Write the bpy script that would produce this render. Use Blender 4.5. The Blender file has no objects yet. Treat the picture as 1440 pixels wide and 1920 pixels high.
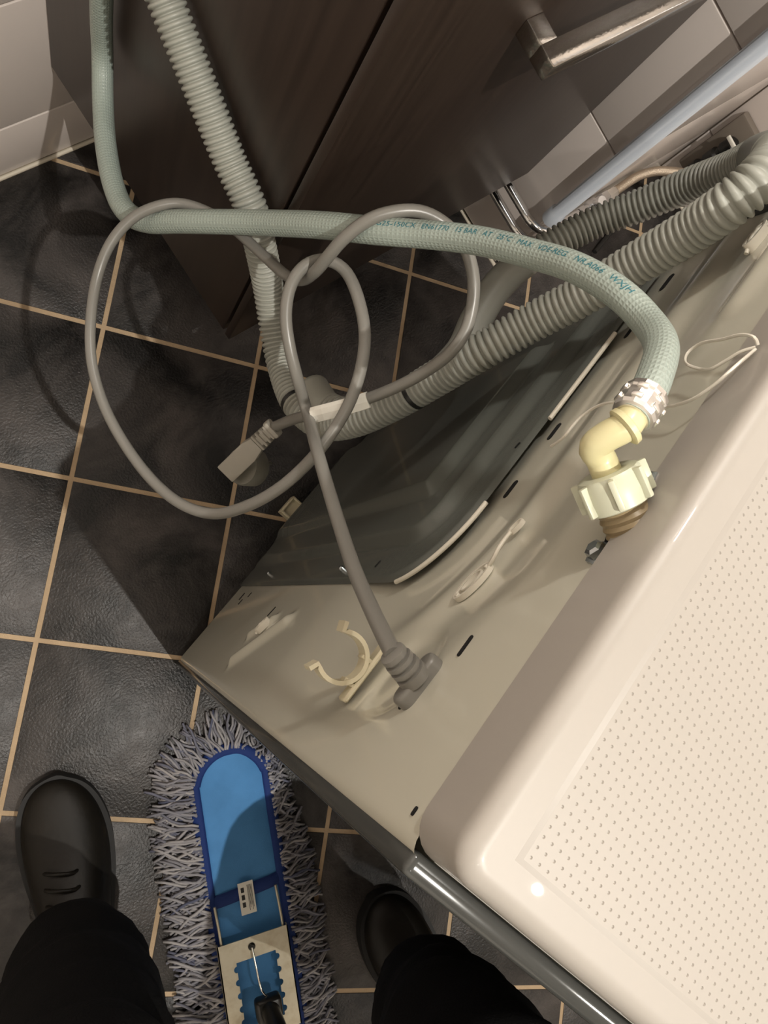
import bpy, bmesh, math, random
from mathutils import Vector, Matrix, noise
random.seed(7)
PI = math.pi
S = bpy.context.scene
COL = S.collection

# ------------------------------------------------------------------ camera
# room axes: x along the back wall, y into the back wall, z up; the pier corner wall is x = 0
CAM = Vector((-0.7547, -0.4911, 1.0165))
right = Vector((0.7656, -0.5382, 0.3523))
down = Vector((-0.5430, -0.8344, -0.0948))
fwd = Vector((0.3450, -0.1188, -0.9311))
cd = bpy.data.cameras.new('camera')
cam = bpy.data.objects.new('camera', cd)
COL.objects.link(cam)
cam.matrix_world = Matrix(((right.x, -down.x, -fwd.x, CAM.x), (right.y, -down.y, -fwd.y, CAM.y),
                           (right.z, -down.z, -fwd.z, CAM.z), (0, 0, 0, 1)))
cd.sensor_fit = 'HORIZONTAL'
cd.sensor_width = 36.0
cd.lens = 36.0 * 1434.0 / 1440.0
cd.clip_start = 0.01
S.camera = cam

# ------------------------------------------------------------------ world, lights, exposure
wd = bpy.data.worlds.new('world')
S.world = wd
wd.use_nodes = True
wd.node_tree.nodes['Background'].inputs[0].default_value = (0.9, 0.85, 0.8, 1)
wd.node_tree.nodes['Background'].inputs[1].default_value = 0.05


def point_lamp(name, loc, watts, col, radius):
    l = bpy.data.lights.new(name, 'SPOT')
    l.energy = watts
    l.color = col
    l.shadow_soft_size = radius
    l.spot_size = math.radians(150)
    l.spot_blend = 0.6
    o = bpy.data.objects.new(name, l)
    COL.objects.link(o)
    o.location = loc
    return o


WARM = (1.0, 0.95, 0.875)
point_lamp('downlight_main', (-0.7255, -1.1633, 2.38), 72, WARM, 0.010)
point_lamp('downlight_left', (-1.43, -0.95, 2.38), 9, WARM, 0.012)
point_lamp('downlight_front', (-0.30, -1.75, 2.38), 14, WARM, 0.012)
point_lamp('mirror_lamp', (-0.25, -0.10, 1.50), 9, WARM, 0.03)
S.view_settings.view_transform = 'Standard'
S.view_settings.look = 'None'
S.view_settings.gamma = 1.0
S.view_settings.use_curve_mapping = False
S.view_settings.exposure = 0.66


# ------------------------------------------------------------------ helpers
def tag(o, label=None, cat=None, group=None, kind=None):
    if label: o['label'] = label
    if cat: o['category'] = cat
    if group: o['group'] = group
    if kind: o['kind'] = kind
    return o


def thing(name, label, cat, loc=(0, 0, 0), rz=0.0, group=None):
    o = bpy.data.objects.new(name, None)
    COL.objects.link(o)
    o.empty_display_size = 0.05
    o.location = loc
    o.rotation_euler = (0, 0, rz)
    o.matrix_basis = Matrix.Translation(Vector(loc)) @ Matrix.Rotation(rz, 4, 'Z')
    return tag(o, label, cat, group)


def wmat(o):
    m = o.matrix_basis.copy()
    p = o.parent
    while p:
        m = p.matrix_basis @ m
        p = p.parent
    return m


def mesh_obj(name, verts, faces, mat, parent=None, smooth=False, local=False, uvs=None, cols=None, sharp=None):
    me = bpy.data.meshes.new(name)
    if parent is not None and not local:
        inv = wmat(parent).inverted()
        verts = [inv @ Vector(v) for v in verts]
    me.from_pydata([tuple(v) for v in verts], [], faces)
    if uvs:
        lay = me.uv_layers.new(name='UVMap')
        for lp in me.loops:
            lay.data[lp.index].uv = uvs[lp.vertex_index]
    if cols:
        ca = me.color_attributes.new('tint', 'FLOAT_COLOR', 'POINT')
        for i, c in enumerate(cols):
            ca.data[i].color = (c, c, c, 1)
    if smooth:
        for p in me.polygons: p.use_smooth = True
        if sharp: me.set_sharp_from_angle(angle=math.radians(sharp))
    me.materials.append(mat)
    me.update()
    o = bpy.data.objects.new(name, me)
    COL.objects.link(o)
    if parent is not None: o.parent = parent
    return o


def bm_obj(name, bm, mat, parent=None, smooth=True, local=False, sharp=40):
    bmesh.ops.recalc_face_normals(bm, faces=bm.faces)
    if parent is not None and not local:
        bmesh.ops.transform(bm, matrix=wmat(parent).inverted(), verts=bm.verts)
    me = bpy.data.meshes.new(name)
    bm.to_mesh(me)
    bm.free()
    if smooth:
        for p in me.polygons: p.use_smooth = True
        me.set_sharp_from_angle(angle=math.radians(sharp))
    me.materials.append(mat)
    o = bpy.data.objects.new(name, me)
    COL.objects.link(o)
    if parent is not None: o.parent = parent
    return o


def add_box(bm, lo, hi, bev=0.0, seg=2, mx=None):
    vs = [bm.verts.new((x, y, z)) for x in (lo[0], hi[0]) for y in (lo[1], hi[1]) for z in (lo[2], hi[2])]
    fs = [bm.faces.new([vs[i] for i in f]) for f in
          ((0, 1, 3, 2), (4, 6, 7, 5), (0, 4, 5, 1), (2, 3, 7, 6), (0, 2, 6, 4), (1, 5, 7, 3))]
    if mx is not None: bmesh.ops.transform(bm, matrix=mx, verts=vs)
    if bev > 0:
        es = list({e for f in fs for e in f.edges})
        bmesh.ops.bevel(bm, geom=es, offset=bev, segments=seg, affect='EDGES', profile=0.5)


def box(name, lo, hi, mat, parent=None, bev=0.0, seg=2, local=False):
    bm = bmesh.new()
    add_box(bm, lo, hi, bev, seg)
    return bm_obj(name, bm, mat, parent, local=local)


def catmull(pts, step):
    P = [Vector(p) for p in pts]
    P = [P[0] * 2 - P[1]] + P + [P[-1] * 2 - P[-2]]
    out = []
    for i in range(1, len(P) - 2):
        p0, p1, p2, p3 = P[i - 1:i + 3]
        for k in range(24):
            t = k / 24
            out.append(0.5 * ((2 * p1) + (p2 - p0) * t + (2 * p0 - 5 * p1 + 4 * p2 - p3) * t * t + (3 * p1 - p0 - 3 * p2 + p3) * t ** 3))
    out.append(P[-2])
    for _ in range(6):   # gentle smoothing keeps the run of the hose natural
        out = [out[0]] + [(out[j - 1] + out[j] * 2 + out[j + 1]) / 4 for j in range(1, len(out) - 1)] + [out[-1]]
    acc = [0.0]
    for a, b in zip(out, out[1:]): acc.append(acc[-1] + (b - a).length)
    n = max(2, int(acc[-1] / step))
    res, j = [], 0
    for i in range(n + 1):
        d = acc[-1] * i / n
        while j < len(acc) - 2 and acc[j + 1] < d: j += 1
        t = (d - acc[j]) / max(1e-9, acc[j + 1] - acc[j])
        res.append(out[j].lerp(out[j + 1], min(1, max(0, t))))
    return res, acc[-1]


def frames(path):
    T = []
    for i in range(len(path)):
        a = path[max(0, i - 1)]
        b = path[min(len(path) - 1, i + 1)]
        T.append((b - a).normalized())
    n = T[0].orthogonal().normalized()
    N = []
    for t in T:
        n = (n - t * n.dot(t)).normalized()
        N.append(n.copy())
    return T, N


def tube_data(path, rad, segs=16, caps=True):
    T, N = frames(path)
    V, F, U = [], [], []
    L = 0.0
    for i, p in enumerate(path):
        if i: L += (p - path[i - 1]).length
        r = rad(i, L) if callable(rad) else rad
        B = T[i].cross(N[i])
        for j in range(segs):
            a = 2 * PI * j / segs
            V.append(p + (N[i] * math.cos(a) + B * math.sin(a)) * r)
            U.append((j / segs, L))
    for i in range(len(path) - 1):
        for j in range(segs):
            k = (j + 1) % segs
            F.append((i * segs + j, i * segs + k, (i + 1) * segs + k, (i + 1) * segs + j))
    if caps:
        F.append(tuple(range(segs - 1, -1, -1)))
        F.append(tuple(range((len(path) - 1) * segs, len(path) * segs)))
    return V, F, U


def tube(name, pts, rad, mat, parent=None, segs=16, step=0.004, local=False, raw=False):
    path = [Vector(p) for p in pts] if raw else catmull(pts, step)[0]
    V, F, U = tube_data(path, rad, segs)
    return mesh_obj(name, V, F, mat, parent, smooth=True, local=local, uvs=U, sharp=60)


def lathe(name, origin, axis, prof, mat, parent=None, segs=32, local=False, sharp=35):
    """prof: list of (distance along axis, radius)"""
    ax = Vector(axis).normalized()
    n = ax.orthogonal().normalized()
    b = ax.cross(n)
    o = Vector(origin)
    V, F = [], []
    for d, r in prof:
        for j in range(segs):
            a = 2 * PI * j / segs
            V.append(o + ax * d + (n * math.cos(a) + b * math.sin(a)) * max(r, 1e-5))
    for i in range(len(prof) - 1):
        for j in range(segs):
            k = (j + 1) % segs
            F.append((i * segs + j, i * segs + k, (i + 1) * segs + k, (i + 1) * segs + j))
    F.append(tuple(range(segs - 1, -1, -1)))
    F.append(tuple(range((len(prof) - 1) * segs, len(prof) * segs)))
    return mesh_obj(name, V, F, mat, parent, smooth=True, local=local, sharp=sharp)


def prism(bm, poly, z0, z1, mx=None):
    a = [bm.verts.new((x, y, z0)) for x, y in poly]
    b = [bm.verts.new((x, y, z1)) for x, y in poly]
    n = len(poly)
    fs = [bm.faces.new(a[::-1]), bm.faces.new(b)]
    for i in range(n):
        fs.append(bm.faces.new((a[i], a[(i + 1) % n], b[(i + 1) % n], b[i])))
    if mx is not None: bmesh.ops.transform(bm, matrix=mx, verts=a + b)
    return fs


# ------------------------------------------------------------------ materials
def mat(name, col, rough=0.5, metal=0.0, spec=0.5, coat=0.0, bump=None, var=None, trans=0.0, ior=1.5, sss=0.0):
    """bump = (scale, strength, detail); var = (scale, second colour, low, high)"""
    m = bpy.data.materials.new(name)
    m.use_nodes = True
    nt = m.node_tree
    b = nt.nodes['Principled BSDF']
    b.inputs['Base Color'].default_value = (*col, 1)
    b.inputs['Roughness'].default_value = rough
    b.inputs['Metallic'].default_value = metal
    b.inputs['Specular IOR Level'].default_value = spec
    b.inputs['Coat Weight'].default_value = coat
    b.inputs['Coat Roughness'].default_value = 0.05
    b.inputs['Transmission Weight'].default_value = trans
    b.inputs['IOR'].default_value = ior
    if sss:
        b.inputs['Subsurface Weight'].default_value = sss
        b.inputs['Subsurface Radius'].default_value = (0.004, 0.003, 0.002)
    tc = nt.nodes.new('ShaderNodeTexCoord')
    if bump:
        n = nt.nodes.new('ShaderNodeTexNoise')
        n.inputs['Scale'].default_value = bump[0]
        n.inputs['Detail'].default_value = bump[2]
        nt.links.new(tc.outputs['Object'], n.inputs['Vector'])
        bp = nt.nodes.new('ShaderNodeBump')
        bp.inputs['Strength'].default_value = bump[1]
        bp.inputs['Distance'].default_value = 0.002
        nt.links.new(n.outputs['Fac'], bp.inputs['Height'])
        nt.links.new(bp.outputs['Normal'], b.inputs['Normal'])
    if var:
        n = nt.nodes.new('ShaderNodeTexNoise')
        n.inputs['Scale'].default_value = var[0]
        n.inputs['Detail'].default_value = 6
        n.inputs['Roughness'].default_value = 0.6
        nt.links.new(tc.outputs['Object'], n.inputs['Vector'])
        mr = nt.nodes.new('ShaderNodeMapRange')
        mr.inputs['From Min'].default_value = var[2]
        mr.inputs['From Max'].default_value = var[3]
        nt.links.new(n.outputs['Fac'], mr.inputs['Value'])
        mx = nt.nodes.new('ShaderNodeMix')
        mx.data_type = 'RGBA'
        mx.inputs['A'].default_value = (*col, 1)
        mx.inputs['B'].default_value = (*var[1], 1)
        nt.links.new(mr.outputs['Result'], mx.inputs['Factor'])
        nt.links.new(mx.outputs['Result'], b.inputs['Base Color'])
    return m


M = {}
M['grout_floor'] = mat('floor_grout', (0.50, 0.37, 0.235), 0.85, bump=(300, 0.4, 3), var=(9, (0.36, 0.26, 0.16), 0.4, 0.7))
M['grout_wall'] = mat('wall_grout', (0.47, 0.42, 0.37), 0.85)
M['wall_tile'] = mat('wall_tile', (0.76, 0.685, 0.635), 0.28, coat=0.2, bump=(14, 0.03, 2))
M['plaster'] = mat('plaster', (0.72, 0.68, 0.62), 0.8)
M['silicone'] = mat('silicone_bead', (0.66, 0.60, 0.49), 0.5)
M['enamel'] = mat('white_enamel', (0.585, 0.568, 0.475), 0.16, coat=0.4)
M['enamel_top'] = mat('lid_enamel', (0.375, 0.347, 0.312), 0.42, coat=0.22)
M['enamel_top'].node_tree.nodes['Principled BSDF'].inputs['Coat Roughness'].default_value = 0.015
M['trimcream'] = mat('cream_moulding', (0.70, 0.66, 0.56), 0.35)
M['side_shade'] = mat('side_panel_shade', (0.07, 0.072, 0.068), 0.10, metal=0.2)  # shade and dark reflections on the side panels are put into this colour
M['cover'] = mat('grey_cover_plastic', (0.115, 0.123, 0.110), 0.24, coat=0.15, bump=(700, 0.05, 2))
M['dark'] = mat('dark_hole', (0.004, 0.004, 0.004), 0.9)
M['cream'] = mat('cream_plastic', (0.66, 0.60, 0.43), 0.38, sss=0.1)
M['elbow'] = mat('pale_yellow_plastic', (0.66, 0.61, 0.36), 0.3, sss=0.15)
M['nut'] = mat('pale_green_plastic', (0.55, 0.56, 0.43), 0.38, sss=0.15)
M['brass'] = mat('brown_thread_plastic', (0.30, 0.23, 0.13), 0.4)
M['zinc'] = mat('zinc_screw', (0.50, 0.54, 0.56), 0.25, metal=1.0)
M['chrome'] = mat('chrome', (0.78, 0.79, 0.80), 0.09, metal=1.0)
M['pipe'] = mat('chrome_pipe_reflection', (0.80, 0.87, 0.97), 0.25, metal=0.25)  # cool bluish reflection on the chrome is put into the base colour
M['steel'] = mat('brushed_steel', (0.66, 0.64, 0.60), 0.15, metal=1.0, bump=(400, 0.04, 2))
M['crimp'] = mat('crimped_aluminium', (0.86, 0.84, 0.80), 0.36, metal=1.0)
M['galv'] = mat('galvanised_plate', (0.62, 0.58, 0.46), 0.42, metal=0.6, var=(60, (0.50, 0.44, 0.32), 0.45, 0.75), bump=(90, 0.1, 3))
M['drain'] = mat('drain_hose_grey', (0.33, 0.335, 0.295), 0.42)
M['cord'] = mat('cord_grey', (0.20, 0.192, 0.172), 0.33)
M['plug'] = mat('plug_grey', (0.33, 0.31, 0.265), 0.45)
M['plug_shaded'] = mat('plug_face_shade', (0.17, 0.165, 0.14), 0.5)  # plug grey darkened, the shade on the round face is in the colour
M['paper'] = mat('paper_label', (0.80, 0.78, 0.70), 0.6)
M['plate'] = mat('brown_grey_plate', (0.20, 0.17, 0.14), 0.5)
M['ink'] = mat('black_ink', (0.03, 0.03, 0.03), 0.7)
M['print'] = mat('teal_print', (0.02, 0.16, 0.20), 0.6)
M['string'] = mat('white_string', (0.76, 0.72, 0.63), 0.6)
M['blue'] = mat('blue_fabric', (0.065, 0.245, 0.54), 0.75, bump=(900, 0.15, 2), var=(30, (0.055, 0.215, 0.48), 0.4, 0.7))
M['navy'] = mat('navy_binding', (0.004, 0.026, 0.15), 0.8, bump=(900, 0.2, 2))
M['blackp'] = mat('black_plastic', (0.012, 0.012, 0.011), 0.3)
M['trouser'] = mat('black_trousers', (0.0035, 0.0033, 0.0036), 0.9, spec=0.2, bump=(500, 0.3, 4))
M['leather'] = mat('dark_brown_leather', (0.0085, 0.0065, 0.004), 0.48, spec=0.3, bump=(150, 0.15, 5), var=(20, (0.005, 0.0043, 0.003), 0.4, 0.7))
M['sole'] = mat('black_rubber_sole', (0.006, 0.006, 0.006), 0.7)
M['braid'] = mat('steel_braid', (0.50, 0.42, 0.33), 0.3, metal=0.8, bump=(900, 0.5, 2))

# slate floor tile: cloudy charcoal, pitted, half-wet gloss
m = M['slate'] = mat('slate_floor_tile', (0.020, 0.0195, 0.019), 0.42, spec=0.40)
nt = m.node_tree
b = nt.nodes['Principled BSDF']
tc = nt.nodes.new('ShaderNodeTexCoord')
geo = nt.nodes.new('ShaderNodeNewGeometry')
n1 = nt.nodes.new('ShaderNodeTexNoise')
n1.inputs['Scale'].default_value = 9.0
n1.inputs['Detail'].default_value = 8
n1.inputs['Roughness'].default_value = 0.62
n1.inputs['Distortion'].default_value = 0.6
nt.links.new(geo.outputs['Position'], n1.inputs['Vector'])
cr = nt.nodes.new('ShaderNodeValToRGB')
cr.color_ramp.elements[0].position = 0.40
cr.color_ramp.elements[0].color = (0.0060, 0.0055, 0.0050, 1)
cr.color_ramp.elements[1].position = 0.66
cr.color_ramp.elements[1].color = (0.066, 0.058, 0.054, 1)
nt.links.new(n1.outputs['Fac'], cr.inputs['Fac'])
nt.links.new(cr.outputs['Color'], b.inputs['Base Color'])
n2 = nt.nodes.new('ShaderNodeTexNoise')
n2.inputs['Scale'].default_value = 330
n2.inputs['Detail'].default_value = 4
nt.links.new(geo.outputs['Position'], n2.inputs['Vector'])
n3 = nt.nodes.new('ShaderNodeTexNoise')
n3.inputs['Scale'].default_value = 55
n3.inputs['Detail'].default_value = 5
nt.links.new(geo.outputs['Position'], n3.inputs['Vector'])
ad = nt.nodes.new('ShaderNodeMath')
ad.operation = 'MULTIPLY_ADD'
ad.inputs[1].default_value = 0.30
nt.links.new(n3.outputs['Fac'], ad.inputs[0])
nt.links.new(n2.outputs['Fac'], ad.inputs[2])
bp = nt.nodes.new('ShaderNodeBump')
bp.inputs['Strength'].default_value = 0.6
bp.inputs['Distance'].default_value = 0.0013
nt.links.new(ad.outputs[0], bp.inputs['Height'])
nt.links.new(bp.outputs['Normal'], b.inputs['Normal'])
mr = nt.nodes.new('ShaderNodeMapRange')
mr.inputs['To Min'].default_value = 0.24
mr.inputs['To Max'].default_value = 0.52
nt.links.new(n3.outputs['Fac'], mr.inputs['Value'])
nt.links.new(mr.outputs['Result'], b.inputs['Roughness'])

# wenge veneer with vertical grain
m = M['wood'] = mat('wenge_veneer', (0.03, 0.02, 0.015), 0.36, spec=0.5)
nt = m.node_tree
b = nt.nodes['Principled BSDF']
geo = nt.nodes.new('ShaderNodeNewGeometry')
mp = nt.nodes.new('ShaderNodeMapping')
mp.inputs['Scale'].default_value = (1, 1, 0.035)
nt.links.new(geo.outputs['Position'], mp.inputs['Vector'])
n1 = nt.nodes.new('ShaderNodeTexNoise')
n1.inputs['Scale'].default_value = 130
n1.inputs['Detail'].default_value = 6
nt.links.new(mp.outputs['Vector'], n1.inputs['Vector'])
cr = nt.nodes.new('ShaderNodeValToRGB')
cr.color_ramp.elements[0].position = 0.3
cr.color_ramp.elements[0].color = (0.023, 0.0145, 0.0105, 1)
cr.color_ramp.elements[1].position = 0.75
cr.color_ramp.elements[1].color = (0.040, 0.0265, 0.0195, 1)
nt.links.new(n1.outputs['Fac'], cr.inputs['Fac'])
nt.links.new(cr.outputs['Color'], b.inputs['Base Color'])
bp = nt.nodes.new('ShaderNodeBump')
bp.inputs['Strength'].default_value = 0.12
bp.inputs['Distance'].default_value = 0.001
nt.links.new(n1.outputs['Fac'], bp.inputs['Height'])
nt.links.new(bp.outputs['Normal'], b.inputs['Normal'])

# reinforced hose: fine braid relief running round and along the tube (uv: x round, y metres along)
m = M['hose'] = mat('braided_hose', (0.33, 0.385, 0.345), 0.40, coat=0.15)
nt = m.node_tree
b = nt.nodes['Principled BSDF']
tc = nt.nodes.new('ShaderNodeTexCoord')
sx = nt.nodes.new('ShaderNodeSeparateXYZ')
nt.links.new(tc.outputs['UV'], sx.inputs[0])


def wave(inp, k):
    a = nt.nodes.new('ShaderNodeMath'); a.operation = 'MULTIPLY'; a.inputs[1].default_value = k
    nt.links.new(inp, a.inputs[0])
    s = nt.nodes.new('ShaderNodeMath'); s.operation = 'SINE'
    nt.links.new(a.outputs[0], s.inputs[0])
    return s.outputs[0]


wa = wave(sx.outputs['X'], 2 * PI * 26)
wb = wave(sx.outputs['Y'], 2 * PI / 0.0032)
mu = nt.nodes.new('ShaderNodeMath'); mu.operation = 'MAXIMUM'
nt.links.new(wa, mu.inputs[0]); nt.links.new(wb, mu.inputs[1])
bp = nt.nodes.new('ShaderNodeBump')
bp.inputs['Strength'].default_value = 0.32
bp.inputs['Distance'].default_value = 0.0005
nt.links.new(mu.outputs[0], bp.inputs['Height'])
nt.links.new(bp.outputs['Normal'], b.inputs['Normal'])

# mop yarn with a tint per strand
m = M['yarn'] = mat('mop_yarn', (0.3, 0.3, 0.33), 0.9)
nt = m.node_tree
at = nt.nodes.new('ShaderNodeAttribute')
at.attribute_name = 'tint'
cr = nt.nodes.new('ShaderNodeValToRGB')
cr.color_ramp.elements[0].color = (0.10, 0.11, 0.17, 1)
cr.color_ramp.elements[1].color = (0.40, 0.385, 0.385, 1)
nt.links.new(at.outputs['Color'], cr.inputs['Fac'])
nt.links.new(cr.outputs['Color'], nt.nodes['Principled BSDF'].inputs['Base Color'])

# ------------------------------------------------------------------ the setting
X0, X1, XD, Y0, YC, H = -1.9, 0.0, 0.40, -2.3, -0.405, 2.42
TS = 0.2
TO = Vector((-0.568, 0.0665))
TU = Vector((0.7193, -0.6947))
TV = Vector((0.6947, 0.7193))
floor = box('floor', (X0 - 0.1, Y0 - 0.1, -0.06), (XD + 0.1, 0.1, -0.0012), M['grout_floor'])
tag(floor, kind='structure')


def clip(poly, nx, ny, c):
    out = []
    for i in range(len(poly)):
        a, b_ = poly[i], poly[(i + 1) % len(poly)]
        da, db = nx * a[0] + ny * a[1] - c, nx * b_[0] + ny * b_[1] - c
        if da <= 0: out.append(a)
        if (da < 0 < db) or (db < 0 < da):
            t = da / (da - db)
            out.append((a[0] + (b_[0] - a[0]) * t, a[1] + (b_[1] - a[1]) * t))
    return out


G = 0.0028
for i in range(-14, 20):
    for j in range(-8, 22):
        c = []
        for du, dv in ((0, 0), (1, 0), (1, 1), (0, 1)):
            u = (i + du) * TS + (G if du == 0 else -G)
            v = -(j + 1) * TS + dv * TS + (G if dv == 0 else -G)
            p = TO + TU * u + TV * v
            c.append((p.x, p.y))
        for nx, ny, cc in ((1, 0, XD - 0.003), (-1, 0, -X0 - 0.003), (0, 1, -0.003), (0, -1, -Y0 - 0.003)):
            c = clip(c, nx, ny, cc)
            if len(c) < 3: break
        if len(c) < 3: continue
        if min(p[0] for p in c) > 0.0 and min(p[1] for p in c) > YC: continue
        ar = abs(sum(c[k][0] * c[(k + 1) % len(c)][1] - c[(k + 1) % len(c)][0] * c[k][1] for k in range(len(c)))) / 2
        if ar < 2e-4: continue
        bm = bmesh.new()
        dz = random.uniform(-0.0003, 0.0003)
        prism(bm, c, -0.01, dz)
        bmesh.ops.recalc_face_normals(bm, faces=bm.faces)
        top = [e for e in bm.edges if all(v.co.z > -0.005 for v in e.verts)]
        bmesh.ops.bevel(bm, geom=top, offset=0.0012, segments=2, affect='EDGES', profile=0.5)
        bm_obj('tile', bm, M['slate'], floor)


def wall(name, lo, hi):
    return tag(box(name, lo, hi, M['grout_wall']), kind='structure')


def tile_wall(parent, fixed_axis, face, out, a0, a1, joint0, pitch, wid, a_off, zmax=H):
    """beveled tiles standing proud of a wall. out = +-1 direction of the room"""
    zs = [0.004]
    z = joint0
    while z < zmax:
        zs.append(z)
        z += pitch
    zs.append(zmax)
    xs = [a0]
    x = a_off
    while x < a1:
        if x > a0 + 0.01: xs.append(x)
        x += wid
    xs.append(a1)
    g = 0.0014
    th = 0.006
    for za, zb in zip(zs, zs[1:]):
        if zb - za < 0.01: continue
        for xa, xb in zip(xs, xs[1:]):
            if xb - xa < 0.01: continue
            bm = bmesh.new()
            f0, f1 = (face, face + out * th)
            lo_, hi_ = min(f0, f1), max(f0, f1)
            if fixed_axis == 'y':
                add_box(bm, (xa + g, lo_, za + g), (xb - g, hi_, zb - g))
            else:
                add_box(bm, (lo_, xa + g, za + g), (hi_, xb - g, zb - g))
            ax = 1 if fixed_axis == 'y' else 0
            es = [e for e in bm.edges if all(abs(v.co[ax] - f1) < 1e-5 for v in e.verts)]
            bmesh.ops.bevel(bm, geom=es, offset=0.0016, segments=2, affect='EDGES', profile=0.5)
            bm_obj('tile', bm, M['wall_tile'], parent)


TH = 0.006
wb_ = wall('wall_back', (X0, TH, 0), (X1, 0.12, H))
tile_wall(wb_, 'y', TH, -1, X0, X1 - 0.0, 0.0985, 0.1875, 0.39, X0 + 0.06)
wr_ = wall('wall_right', (X1 + TH, YC + TH, 0), (XD + 0.12, 0.12, H))
tile_wall(wr_, 'x', X1 + TH, -1, YC + 0.004, 0.0, 0.116, 0.190, 0.6, -0.02)
wc_ = wr_
tile_wall(wc_, 'y', YC + TH, -1, X1 + 0.004, XD - 0.002, 0.116, 0.190, 0.6, -0.02)
wd_ = wall('wall_alcove', (XD + TH, Y0, 0), (XD + 0.12, YC + TH, H))
tile_wall(wd_, 'x', XD + TH, -1, Y0, YC, 0.116, 0.190, 0.39, Y0 + 0.1)
wl_ = wall('wall_left', (X0 - 0.12, Y0, 0), (X0, 0.12, H))
wf_ = wall('wall_front', (X0 - 0.12, Y0 - 0.12, 0), (XD + 0.12, Y0, H))
for o in (wl_, wf_):
    o.data.materials[0] = M['plaster']
ce = box('ceiling', (X0 - 0.12, Y0 - 0.12, H), (XD + 0.12, 0.12, H + 0.1), M['plaster'])
tag(ce, kind='structure')


def bead(name, a, b_, r=0.0030):
    return tag(tube(name, [a, b_], r, M['silicone'], segs=10, raw=True), kind='structure')


bead('trim_1', (X0, -0.0005, 0.0005), (X1, -0.0005, 0.0005))
bead('trim_2', (-0.0005, YC, 0.0005), (-0.0005, 0, 0.0005))
bead('trim_3', (0.0, YC - 0.0005, 0.0005), (XD, YC - 0.0005, 0.0005))
bead('trim_4', (XD - 0.0005, Y0, 0.0005), (XD - 0.0005, YC, 0.0005))

# ------------------------------------------------------------------ washing machine
AM = math.radians(14.9)
A = Vector((-0.7251, -0.6211, 0.0))
MW, MD, ZT = 0.425, 0.60, 0.771
wm = thing('washing_machine', 'white top loading washing machine seen from behind, turned out from the wall', 'washing machine', A, AM)
MM = wmat(wm)


def mw(s, d, z): return MM @ Vector((s, d, z))


def sstep(a, b_, x):
    t = min(1, max(0, (x - a) / (b_ - a)))
    return t * t * (3 - 2 * t)


# outline of the grey cover: s >= .122, top z .612, rounded top-left corner
CS, CZ, CR_ = 0.122, 0.612, 0.062


def cover_dist(s, z):
    """signed distance outside the cover outline (positive outside)"""
    qx = CS + CR_ - s
    qz = z - (CZ - CR_)
    if qx > 0 and qz > 0: return math.hypot(qx, qz) - CR_
    return max(CS - s, z - CZ)


def seg_dist(p, a, b_):
    ax, ay = b_[0] - a[0], b_[1] - a[1]
    t = max(0, min(1, ((p[0] - a[0]) * ax + (p[1] - a[1]) * ay) / (ax * ax + ay * ay)))
    return math.hypot(p[0] - a[0] - ax * t, p[1] - a[1] - ay * t)


def back_h(s, z):
    h = 0.0
    r = 0.010
    for e in (s, MW - s):
        if e < r: h -= r - math.sqrt(max(0, r * r - (r - e) ** 2))
    if z < 0.022: h -= 0.004 * (1 - sstep(0.012, 0.022, z))
    cdist = cover_dist(s, z)
    h -= 0.006 * (1 - sstep(0.070, 0.125, cdist)) * sstep(0.0, 0.03, s) * sstep(0.45, 0.60, z)
    h += 0.0035 * math.exp(-((cdist - 0.055) / 0.014) ** 2) * sstep(0.55, 0.66, z)
    d1 = seg_dist((s, z), (0.034, 0.312), (0.083, 0.386))
    h += 0.005 * math.exp(-(d1 / 0.0065) ** 2)
    d2 = seg_dist((s, z), (0.062, 0.295), (0.082, 0.335))
    h += 0.004 * math.exp(-(d2 / 0.005) ** 2)
    dr = math.hypot(s - 0.066, (z - 0.662) * 0.9)
    h -= 0.0025 * (1 - sstep(0.020, 0.030, dr))
    h += 0.003 * math.exp(-(seg_dist((s, z), (0.30, 0.735), (0.415, 0.735)) / 0.009) ** 2)
    return h


NS, NZ = 170, 300
V, F = [], []
for iz in range(NZ + 1):
    z = 0.012 + (ZT - 0.012) * iz / NZ
    for is_ in range(NS + 1):
        s = MW * is_ / NS
        V.append((s, back_h(s, z), z))
for iz in range(NZ):
    for is_ in range(NS):
        a = iz * (NS + 1) + is_
        F.append((a, a + NS + 1, a + NS + 2, a + 1))
mesh_obj('back_panel', V, F, M['enamel'], wm, smooth=True, local=True)
# cabinet body behind the back panel and two side panels with rolled top edges
box('body', (0.004, -MD, 0.012), (MW - 0.004, -0.012, ZT - 0.004), M['enamel'], wm, bev=0.004, local=True)
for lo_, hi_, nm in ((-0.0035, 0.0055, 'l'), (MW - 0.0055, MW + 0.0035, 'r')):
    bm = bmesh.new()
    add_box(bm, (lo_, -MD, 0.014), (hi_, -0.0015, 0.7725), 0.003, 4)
    bm_obj('side_panel', bm, M['side_shade'], wm, local=True)
for (s, d) in ((0.05, -0.05), (MW - 0.05, -0.05), (0.05, -MD + 0.05), (MW - 0.05, -MD + 0.05)):
    lathe('foot', (s, d, 0.0), (0, 0, 1), [(0, 0.016), (0.006, 0.018), (0.009, 0.012), (0.014, 0.012)], M['blackp'], wm, 20, local=True)
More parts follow.
